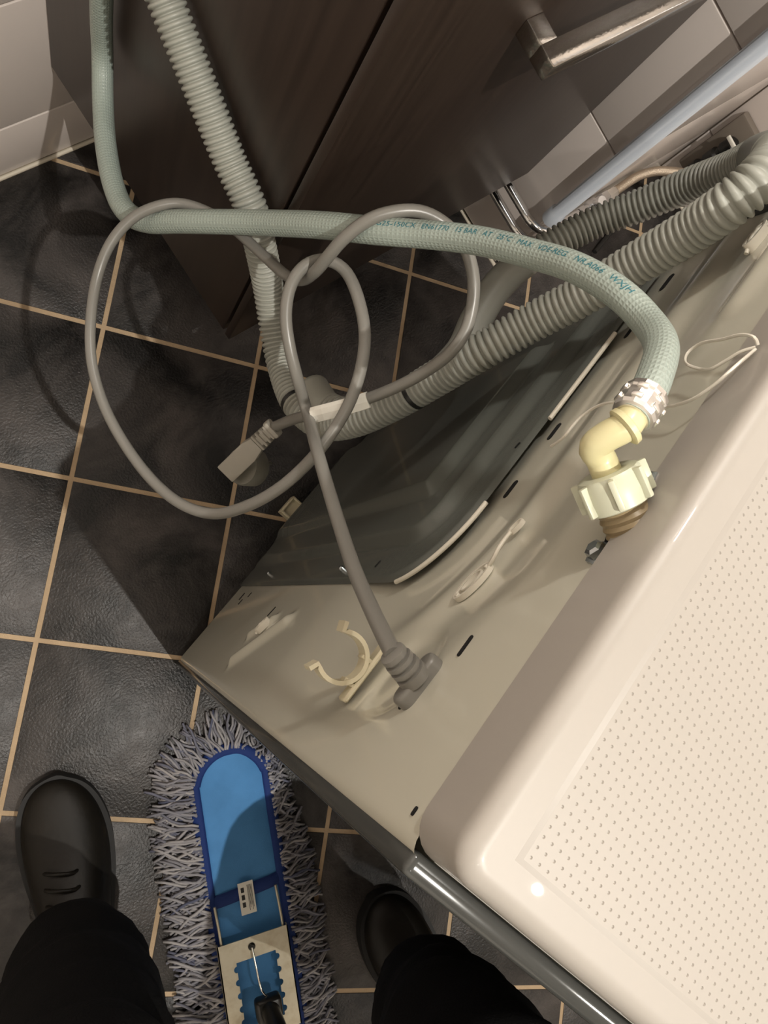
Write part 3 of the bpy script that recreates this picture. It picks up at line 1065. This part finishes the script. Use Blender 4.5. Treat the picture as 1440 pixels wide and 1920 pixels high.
bm = bmesh.new()
for k in range(4):
    add_box(bm, (0.004 + k * 0.0042, -0.0068 - k * 0.0002, -0.0062), (0.0066 + k * 0.0042, 0.0068 + k * 0.0002, 0.0062), 0.0016, 2, PM)
add_box(bm, (0.003, -0.0045, -0.0045), (0.021, 0.0045, 0.0045), 0.001, 1, PM)
add_box(bm, (0.0, -0.0078, -0.0068), (0.0046, 0.0078, 0.0068), 0.002, 2, PM)
bm_obj('plug_boot', bm, M['plug'], plug)
fc = PM @ Vector((0.0465, -0.004, -0.005))
fax = (PM.to_3x3() @ Vector((0, -0.55, -1))).normalized()
o = lathe('plug_face', fc, fax, [(0, 0.0150), (0.003, 0.0158), (0.016, 0.0158), (0.0175, 0.0148)], M['plug_shaded'], plug, 36)
for sgn in (-1, 1):
    lathe('pin', fc + fax * 0.0172 + (PM.to_3x3() @ Vector((1, 0, 0))) * sgn * 0.0075, fax, [(0, 0.0021), (0.014, 0.0021), (0.0155, 0.0014)], M['steel'], plug, 14)

# ------------------------------------------------------------------ vanity cabinet
vc = thing('vanity_cabinet', 'dark brown wall hung bathroom cabinet with chrome bow handle', 'cabinet', (-0.2446, -0.17, 0.178))
CX0, CX1, CYF, CZ0, CZ1 = -0.4873, -0.0085, -0.338, 0.178, 0.80
t_ = 0.018
box('side_panel', (CX0, -0.3262, CZ0), (CX0 + t_, -0.001, CZ1), M['wood'], vc, bev=0.0008)
box('side_panel', (CX1 - t_, -0.3262, CZ0), (CX1, -0.001, CZ1), M['wood'], vc, bev=0.0008)
box('bottom_panel', (CX0 + t_, -0.3262, CZ0), (CX1 - t_, -0.001, CZ0 + t_), M['wood'], vc, bev=0.0008)
box('top_panel', (CX0 + t_, -0.3262, CZ1 - t_), (CX1 - t_, -0.001, CZ1), M['wood'], vc, bev=0.0008)
box('door', (CX0, CYF, CZ0 - 0.003), (CX1, -0.3295, CZ1), M['wood'], vc, bev=0.001)
box('gap_shade', (CX0 + 0.012, -0.3296, CZ0 + 0.012), (CX1 - 0.012, -0.326, CZ1 - 0.012), M['dark'], vc)  # near-black slab standing for the shade in the door gap
bm = bmesh.new()
add_box(bm, (-0.352, -0.3715, 0.615), (-0.138, -0.3555, 0.630), 0.0008, 2)
hd = bm_obj('handle', bm, M['steel'], vc)
tag(hd, 'brushed chrome bow handle')
for xa in (-0.352, -0.153):
    box('handle_leg', (xa, -0.3560, 0.615), (xa + 0.015, CYF, 0.630), M['steel'], hd, bev=0.0008)
# white basin slab on top of the cabinet
bas = thing('washbasin', 'white ceramic basin on the dark cabinet', 'washbasin', (-0.2446, -0.17, CZ1))
bm = bmesh.new()
add_box(bm, (CX0 - 0.004, -0.35, CZ1), (CX1 + 0.004, -0.001, CZ1 + 0.02), 0.004, 2)
bm_obj('rim_slab', bm, M['enamel_top'], bas)

# ------------------------------------------------------------------ chrome pipework at the pier corner
o = lathe('corner_pipe', (-0.0135, -0.4045, 0.172), (0, 0, 1), [(0, 0.006), (0.001, 0.0118), (0.020, 0.0120), (0.023, 0.0100), (2.24, 0.0100)], M['pipe'], None, 28)
tag(o, 'tall vertical chrome pipe at the tiled pier corner', 'pipe')
for z_, xe, lab in ((0.125, 0.022, 'lower chrome supply pipe bending round the pier corner'), (0.158, 0.046, 'upper chrome supply pipe bending round the pier corner to the valve')):
    r_ = tube('supply_pipe', [(-0.032, -0.012, z_), (-0.032, -0.15, z_), (-0.032, -0.30, z_), (-0.032, -0.37, z_), (-0.031, -0.392, z_), (-0.024, -0.4085, z_), (-0.007, -0.4165, z_), (0.012, -0.4165, z_), (xe, -0.4165, z_)], 0.0062, M['chrome'], segs=16, step=0.003)
    tag(r_, lab, 'pipe', 'chrome supply pipes')
va = thing('shutoff_valve', 'small chrome shut-off valve with hex nuts at the end of the upper pipe', 'valve', (0.05, -0.4165, 0.158))
lathe('hex_nut', (0.048, -0.4165, 0.158), (1, 0, 0), [(0, 0.0065), (0.001, 0.0085), (0.009, 0.0085), (0.010, 0.0065)], M['chrome'], va, 6, sharp=20)
lathe('valve_body', (0.058, -0.4165, 0.158), (1, 0.02, 0), [(0, 0.006), (0.008, 0.006), (0.010, 0.009), (0.022, 0.0095), (0.025, 0.0065), (0.036, 0.0065)], M['chrome'], va, 20)
lathe('hex_nut', (0.093, -0.4165, 0.158), (1, 0, 0), [(0, 0.007), (0.001, 0.010), (0.012, 0.010), (0.013, 0.007)], M['chrome'], va, 6, sharp=20)
lathe('spindle', (0.074, -0.4165, 0.164), (0, -0.3, 1), [(0, 0.005), (0.010, 0.005), (0.011, 0.008), (0.016, 0.008)], M['chrome'], va, 14)
lathe('hex_nut', (0.106, -0.4165, 0.158), (1, 0, 0.1), [(0, 0.0075), (0.001, 0.009), (0.012, 0.009), (0.020, 0.0062)], M['crimp'], va, 6, sharp=20)
o = tube('flexible_hose', [(0.124, -0.4165, 0.160), (0.145, -0.4155, 0.164), (0.17, -0.4165, 0.170), (0.20, -0.428, 0.178), (0.24, -0.458, 0.186), (0.27, -0.488, 0.180), (0.31, -0.53, 0.16), (0.36, -0.58, 0.14), (0.399, -0.60, 0.135)], 0.0066, M['braid'], segs=14)
tag(o, 'braided metal flexible hose from the chrome valve', 'hose')
bv = thing('wall_valve', 'black valve with round knobs low on the alcove wall', 'valve', (0.385, -0.447, 0.07))
lathe('valve_body', (0.372, -0.447, 0.065), (0, 0, 1), [(0, 0.008), (0.002, 0.013), (0.028, 0.014), (0.034, 0.009), (0.042, 0.009), (0.046, 0.013), (0.066, 0.013), (0.070, 0.009), (0.076, 0.009), (0.080, 0.012), (0.098, 0.012), (0.103, 0.006)], M['blackp'], bv, 24)
for z_ in (0.085, 0.125):
    lathe('knob', (0.361, -0.452, z_), (-1, -0.3, 0.2), [(0, 0.008), (0.004, 0.010), (0.010, 0.010), (0.012, 0.007)], M['blackp'], bv, 18)
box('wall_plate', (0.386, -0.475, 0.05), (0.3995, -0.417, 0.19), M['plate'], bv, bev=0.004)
box('white_tab', (0.352, -0.462, 0.172), (0.356, -0.434, 0.178), M['paper'], bv, bev=0.001)
o = tube('black_cable', [(0.372, -0.447, 0.066), (0.368, -0.448, 0.04), (0.34, -0.45, 0.012), (0.30, -0.452, 0.006), (0.24, -0.455, 0.0052), (0.18, -0.47, 0.0052)], 0.0038, M['blackp'], segs=10)
tag(o, 'thin black cable trailing from the black wall valve along the floor', 'cable')

# ------------------------------------------------------------------ dust mop
MA = Vector((-0.432, -0.902, 0)).normalized()
MP = Vector((-MA.y, MA.x, 0))
MO = Vector((-0.7345, -0.7440, 0.0))
MX = Matrix((MP, MA, Vector((0, 0, 1)))).transposed().to_4x4()
MX.translation = MO
mop = thing('dust_mop', 'flat blue dust mop with grey yarn fringe lying beside the machine', 'mop', MO)
LEN, HW = 0.44, 0.051


def stadium(off, n=14, y1=LEN):
    r = HW - off
    pts_ = []
    for k in range(n + 1):
        a = PI + PI * k / n
        pts_.append((r * math.cos(a), HW * 1.05 + r * 1.05 * math.sin(a)))
    pts_ = [(-r, y1 - off)] + pts_ + [(r, y1 - off)]
    return pts_


# pad as a soft grid
V, F = [], []
NX, NY = 24, 90
idx = {}
ins = 0.0035
for j in range(NY + 1):
    y = ins + (LEN - 2 * ins) * j / NY
    yy = HW * 1.05 - y
    hw = HW - ins
    if yy > 0: hw = (HW - ins) * math.sqrt(max(0.0, 1 - (yy / ((HW - ins) * 1.05)) ** 2))
    hw = max(hw, 0.002)
    for i in range(NX + 1):
        u = -1 + 2 * i / NX
        x = u * hw
        z = 0.021 - 0.006 * abs(u) ** 6 + 0.0022 * noise.noise(Vector((x * 26, y * 17, 3.1))) + 0.0012 * noise.noise(Vector((x * 60 + y * 40, y * 45, 7.7)))
        V.append(MX @ Vector((x, y, z)))
for j in range(NY):
    for i in range(NX):
        a = j * (NX + 1) + i
        F.append((a, a + 1, a + NX + 2, a + NX + 1))
pad = mesh_obj('pad', V, F, M['blue'], mop, smooth=True)
tag(pad, 'blue fabric pad')
bp_ = [MX @ Vector((x, y, 0.0182)) for x, y in stadium(0.0050)]
ring_p, _l = catmull(bp_, 0.004)
V, F = [], []
for i, p in enumerate(ring_p):
    t = (ring_p[min(i + 1, len(ring_p) - 1)] - ring_p[max(0, i - 1)]).normalized()
    sd = Vector((t.y, -t.x, 0))
    for a, h_ in ((-1, -0.004), (-1.0, 0.002), (-0.5, 0.0042), (0.5, 0.0046), (1.0, 0.003), (1.0, -0.004)):
        V.append(p + sd * a * 0.0068 + Vector((0, 0, h_)))
for i in range(len(ring_p) - 1):
    for k in range(5):
        a = i * 6 + k
        F.append((a, a + 1, a + 7, a + 6))
mesh_obj('binding', V, F, M['navy'], mop, smooth=True)
V, F = [], []
for i in range(25):
    u = -1 + 2 * i / 24
    for k, (dy, h_) in enumerate(((-0.008, 0.0), (-0.006, 0.0022), (0.0, 0.003), (0.006, 0.0022), (0.008, 0.0))):
        V.append(MX @ Vector((u * (HW - 0.004), 0.181 + dy - 0.004 * u, 0.022 + h_ - 0.006 * abs(u) ** 6)))
for i in range(24):
    for k in range(4):
        a = i * 5 + k
        F.append((a, a + 1, a + 6, a + 5))
mesh_obj('cross_band', V, F, M['navy'], mop, smooth=True)
# yarn fringe
V, F, Cc = [], [], []
perim, pl_ = catmull([MX @ Vector((x, y, 0.010)) for x, y in stadium(0.004)], 0.0019)
for row in range(3):
    for i, p in enumerate(perim):
        if random.random() < 0.22: continue
        t = (perim[min(i + 1, len(perim) - 1)] - perim[max(0, i - 1)]).normalized()
        lq = MX.inverted() @ p
        outd = p - (MX @ Vector((0, max(HW * 1.05, lq.y), p.z)))
        outd.z = 0
        outd.normalize()
        lx = (MX.inverted() @ p)
        L_ = random.uniform(0.028, 0.052) if lx.x > 0 else random.uniform(0.036, 0.060)
        if lx.y < 0.05: L_ *= 0.85
        if lx.x > 0.02 and lx.y < 0.16: L_ *= 0.45 + 0.5 * max(0, lx.y - 0.03) / 0.13
        d_ = (outd + t * random.gauss(0.0, 0.42)).normalized()
        tint = min(1, max(0, random.gauss(0.62, 0.28)))
        z0 = 0.006 + row * 0.006 + random.uniform(-0.002, 0.002)
        q = p.copy()
        q.z = z0
        ph = random.uniform(0, 6.28)
        strand = []
        for k in range(7):
            f_ = k / 6
            w_ = 0.0022 * math.sin(ph + f_ * 7.5)
            pos = q + d_ * (L_ * f_) + t * w_ + t * 0.012 * f_ * f_ * math.sin(ph)
            pos.z = max(0.0022, z0 * (1 - f_ * f_) + 0.002 + 0.0025 * math.sin(ph * 1.7 + f_ * 5) + row * 0.0012)
            strand.append(pos)
        base = len(V)
        v_, f_a, _u = tube_data(strand, lambda i_, L__: 0.00165, 5)
        V += v_
        F += [tuple(base + a for a in ff) for ff in f_a]
        Cc += [tint] * len(v_)
o = mesh_obj('yarn_fringe', V, F, M['yarn'], mop, smooth=True, cols=Cc)
tag(o, 'grey blue loose yarn fringe', kind='stuff')
# care label
bm = bmesh.new()
add_box(bm, (-0.0115, 0.168, 0.0262), (0.0075, 0.207, 0.0268), 0, 1, MX)
lab = bm_obj('care_label', bm, M['paper'], mop)
tag(lab, 'small white care label')
for k in range(5):
    bm = bmesh.new()
    add_box(bm, (-0.0005 + k * 0.0013, 0.172, 0.0267), (0.0001 + k * 0.0013, 0.203 - 0.003 * (k % 3), 0.02695), 0, 1, MX)
    bm_obj('print_line', bm, M['ink'], lab)
for y in (0.174, 0.183, 0.192):
    bm = bmesh.new()
    add_box(bm, (-0.0085, y, 0.0267), (-0.0045, y + 0.006, 0.02695), 0, 1, MX)
    add_box(bm, (-0.0078, y + 0.001, 0.02675), (-0.0052, y + 0.005, 0.0270), 0, 1, MX)
    o = bm_obj('print_mark', bm, M['ink'], lab)
# wires and notched galvanised frame plate
for x0_, x1_, ya in ((-0.0425, -0.041, 0.186), (0.0345, 0.036, 0.182)):
    tube('frame_wire', [MX @ Vector((x0_, ya, 0.0285)), MX @ Vector((x1_, 0.24, 0.0305)), MX @ Vector((x1_, 0.40, 0.0305))], 0.0017, M['galv'], mop, segs=10, step=0.01)
plate = None
bm = bmesh.new()
z0, z1 = 0.033, 0.0345
yA, yB, yC_, yD = 0.231, 0.256, 0.335, 0.352
xl, xr = -0.047, 0.041
il, ir = -0.027, 0.022


def edge_notches(x, sgn, n=5):
    pts_ = []
    for k in range(n):
        yc = yB + (yC_ - yB) * (k + 0.5) / n
        rr = 0.0040
        for q in range(7):
            a = -PI / 2 + PI * q / 6
            pts_.append((x + sgn * (rr * math.cos(a)), yc + rr * math.sin(a)))
    return pts_


prism(bm, [(xl, yA), (xr, yA), (xr, yB), (xl, yB)], z0, z1, MX)
prism(bm, [(xl, yC_), (xr, yC_), (xr, yD), (xl, yD)], z0, z1, MX)
prism(bm, [(xl, yC_), (xl, yB), (il, yB)] + edge_notches(il, -1) + [(il, yC_)], z0, z1, MX)
prism(bm, ([(xr, yB), (xr, yC_), (ir, yC_)] + edge_notches(ir, 1)[::-1] + [(ir, yB)]), z0, z1, MX)
add_box(bm, (xl, yA, 0.026), (xl + 0.0015, yD, z1), 0, 1, MX)
add_box(bm, (xr - 0.0015, yA, 0.026), (xr, yD, z1), 0, 1, MX)
plate = bm_obj('frame_plate', bm, M['galv'], mop, smooth=False)
tag(plate, 'notched galvanised metal frame plate')
lathe('rivet', MX @ Vector((-0.006, 0.2425, 0.0335)), (0, 0, 1), [(0, 0.0045), (0.002, 0.0045), (0.0035, 0.003)], M['blackp'], plate, 16)
tube('spring_wire', [MX @ Vector((-0.006, 0.2425, 0.037)), MX @ Vector((-0.005, 0.265, 0.040)), MX @ Vector((-0.003, 0.292, 0.043)), MX @ Vector((0.004, 0.302, 0.046)), MX @ Vector((0.014, 0.303, 0.046))], 0.0013, M['steel'], mop, segs=10, step=0.004)
jt = MX @ Vector((0.002, 0.312, 0.048))
bm = bmesh.new()
add_box(bm, (-0.014, 0.300, 0.036), (0.018, 0.328, 0.054), 0.005, 3, MX)
jo = bm_obj('swivel_joint', bm, M['blackp'], mop)
hend = Vector((-0.99, -1.42, 0.98))
hdv = (hend - jt).normalized()
lathe('handle_socket', jt - hdv * 0.004, hdv, [(0, 0.009), (0.006, 0.0105), (0.010, 0.0115), (0.09, 0.0125), (0.094, 0.0115)], M['blackp'], jo, 20)
lathe('handle', jt + hdv * 0.085, hdv, [(0, 0.0105), (0.95, 0.0105), (0.955, 0.008)], M['blackp'], mop, 20)

# ------------------------------------------------------------------ person: black trousers and dark shoes, seen from above
per = thing('person', 'person in black trousers and dark brown leather shoes standing by the machine', 'person', (-0.83, -1.05, 0))
sk = [((-0.925, -1.22, 0.98), 0.15), ((-0.925, -1.22, 0.86), 0.155),
      ((-0.995, -1.10, 0.78), 0.105), ((-0.975, -0.88, 0.55), 0.088), ((-0.968, -0.81, 0.44), 0.080), ((-0.976, -0.806, 0.30), 0.076), ((-0.978, -0.806, 0.17), 0.074), ((-0.976, -0.800, 0.085), 0.066),
      ((-0.845, -1.18, 0.78), 0.105), ((-0.765, -1.00, 0.55), 0.088), ((-0.732, -0.945, 0.455), 0.074), ((-0.722, -1.01, 0.30), 0.066), ((-0.715, -1.085, 0.17), 0.062), ((-0.712, -1.110, 0.085), 0.060)]
ed_ = [(0, 1), (1, 2), (2, 3), (3, 4), (4, 5), (5, 6), (6, 7), (1, 8), (8, 9), (9, 10), (10, 11), (11, 12), (12, 13)]
me = bpy.data.meshes.new('tmp_body')
me.from_pydata([v for v, r in sk], ed_, [])
ob = bpy.data.objects.new('tmp_body', me)
COL.objects.link(ob)
smod = ob.modifiers.new('skin', 'SKIN')
smod.use_smooth_shade = True
sv = me.skin_vertices[0].data
for i, (v, r) in enumerate(sk):
    sv[i].radius = (r, r)
sv[0].use_root = True
sub = ob.modifiers.new('sub', 'SUBSURF')
sub.levels = 3
sub.render_levels = 3
dg = bpy.context.evaluated_depsgraph_get()
bmesh_me = bpy.data.meshes.new_from_object(ob.evaluated_get(dg))
bpy.data.objects.remove(ob)
bm = bmesh.new()
bm.from_mesh(bmesh_me)
bm.normal_update()
for v in bm.verts:
    c = v.co
    k = 0.010 * noise.noise(Vector((c.x * 9, c.y * 9, c.z * 26))) + 0.005 * noise.noise(Vector((c.x * 22, c.y * 22, c.z * 40 + 5)))
    v.co = c + v.normal * k
    if v.co.z < 0.062: v.co.z = 0.062
bm_obj('trousers', bm, M['trouser'], per, sharp=180)


def shoe(toe, heel, hw, flip):
    toe, heel = Vector(toe), Vector(heel)
    ax = (toe - heel)
    L_ = ax.length
    ax.normalize()
    sd = Vector((ax.y, -ax.x, 0)) * flip
    prof_ = [(0.0, 0.62, 0.045), (0.03, 0.74, 0.075), (0.12, 0.78, 0.085), (0.25, 0.74, 0.098), (0.38, 0.74, 0.104), (0.50, 0.84, 0.088), (0.62, 0.96, 0.070), (0.74, 1.0, 0.056), (0.84, 0.93, 0.047), (0.92, 0.76, 0.041), (0.97, 0.52, 0.034), (1.0, 0.20, 0.026)]
    V_, F_ = [], []
    ns = 20
    for f_, w_, h_ in prof_:
        c = heel + ax * L_ * f_ + sd * 0.006 * math.sin(f_ * PI)
        for k in range(ns):
            a = 2 * PI * k / ns
            ca, sa = math.cos(a), math.sin(a)
            x = hw * w_ * (abs(ca) ** 0.8) * (1 if ca >= 0 else -1)
            z = 0.016 + (h_ - 0.016) * (abs(sa) ** 0.75) if sa > 0 else 0.016 - 0.004 * abs(sa)
            V_.append(c + sd * x + Vector((0, 0, z)))
    for i in range(len(prof_) - 1):
        for k in range(ns):
            a, b_ = i * ns + k, i * ns + (k + 1) % ns
            F_.append((a, b_, b_ + ns, a + ns))
    F_.append(tuple(range(ns)))
    F_.append(tuple(range((len(prof_) - 1) * ns, len(prof_) * ns)))
    sh = mesh_obj('shoe', V_, F_, M['leather'], per, smooth=True)
    mod = sh.modifiers.new('sub', 'SUBSURF')
    mod.levels = 1
    mod.render_levels = 2
    V_, F_ = [], []
    n2 = len(prof_)
    lft = [heel + ax * L_ * f_ + sd * (0.006 * math.sin(f_ * PI) + (hw * w_ + 0.004)) for f_, w_, h_ in prof_]
    rgt = [heel + ax * L_ * f_ + sd * (0.006 * math.sin(f_ * PI) - (hw * w_ + 0.004)) for f_, w_, h_ in prof_]
    outl = lft + [heel + ax * (L_ + 0.004) + sd * 0.004, ] + rgt[::-1] + [heel - ax * 0.004]
    bm_ = bmesh.new()
    sm = catmull(outl + [outl[0]], 0.006)[0][:-1]
    prism(bm_, [(p.x, p.y) for p in sm], 0.0008, 0.020)
    bmesh.ops.recalc_face_normals(bm_, faces=bm_.faces)
    bm_obj('sole', bm_, M['sole'], sh)
    for k in range(4):
        f_ = 0.50 + k * 0.055
        w_ = hw * 0.40
        hh = 0.089 - k * 0.0075
        c = heel + ax * L_ * f_ + Vector((0, 0, hh))
        tube('lace', [c + sd * w_ - Vector((0, 0, 0.010)), c + sd * w_ * 0.5 + Vector((0, 0, 0.001)), c - sd * w_ * 0.5 + ax * 0.004 + Vector((0, 0, 0.001)), c - sd * w_ + ax * 0.004 - Vector((0, 0, 0.010))], 0.0022, M['leather'], sh, segs=8, step=0.006)
    return sh


shoe((-0.912, -0.650, 0), (-1.035, -0.905, 0), 0.048, 1)
shoe((-0.690, -1.035, 0), (-0.712, -1.315, 0), 0.046, -1)
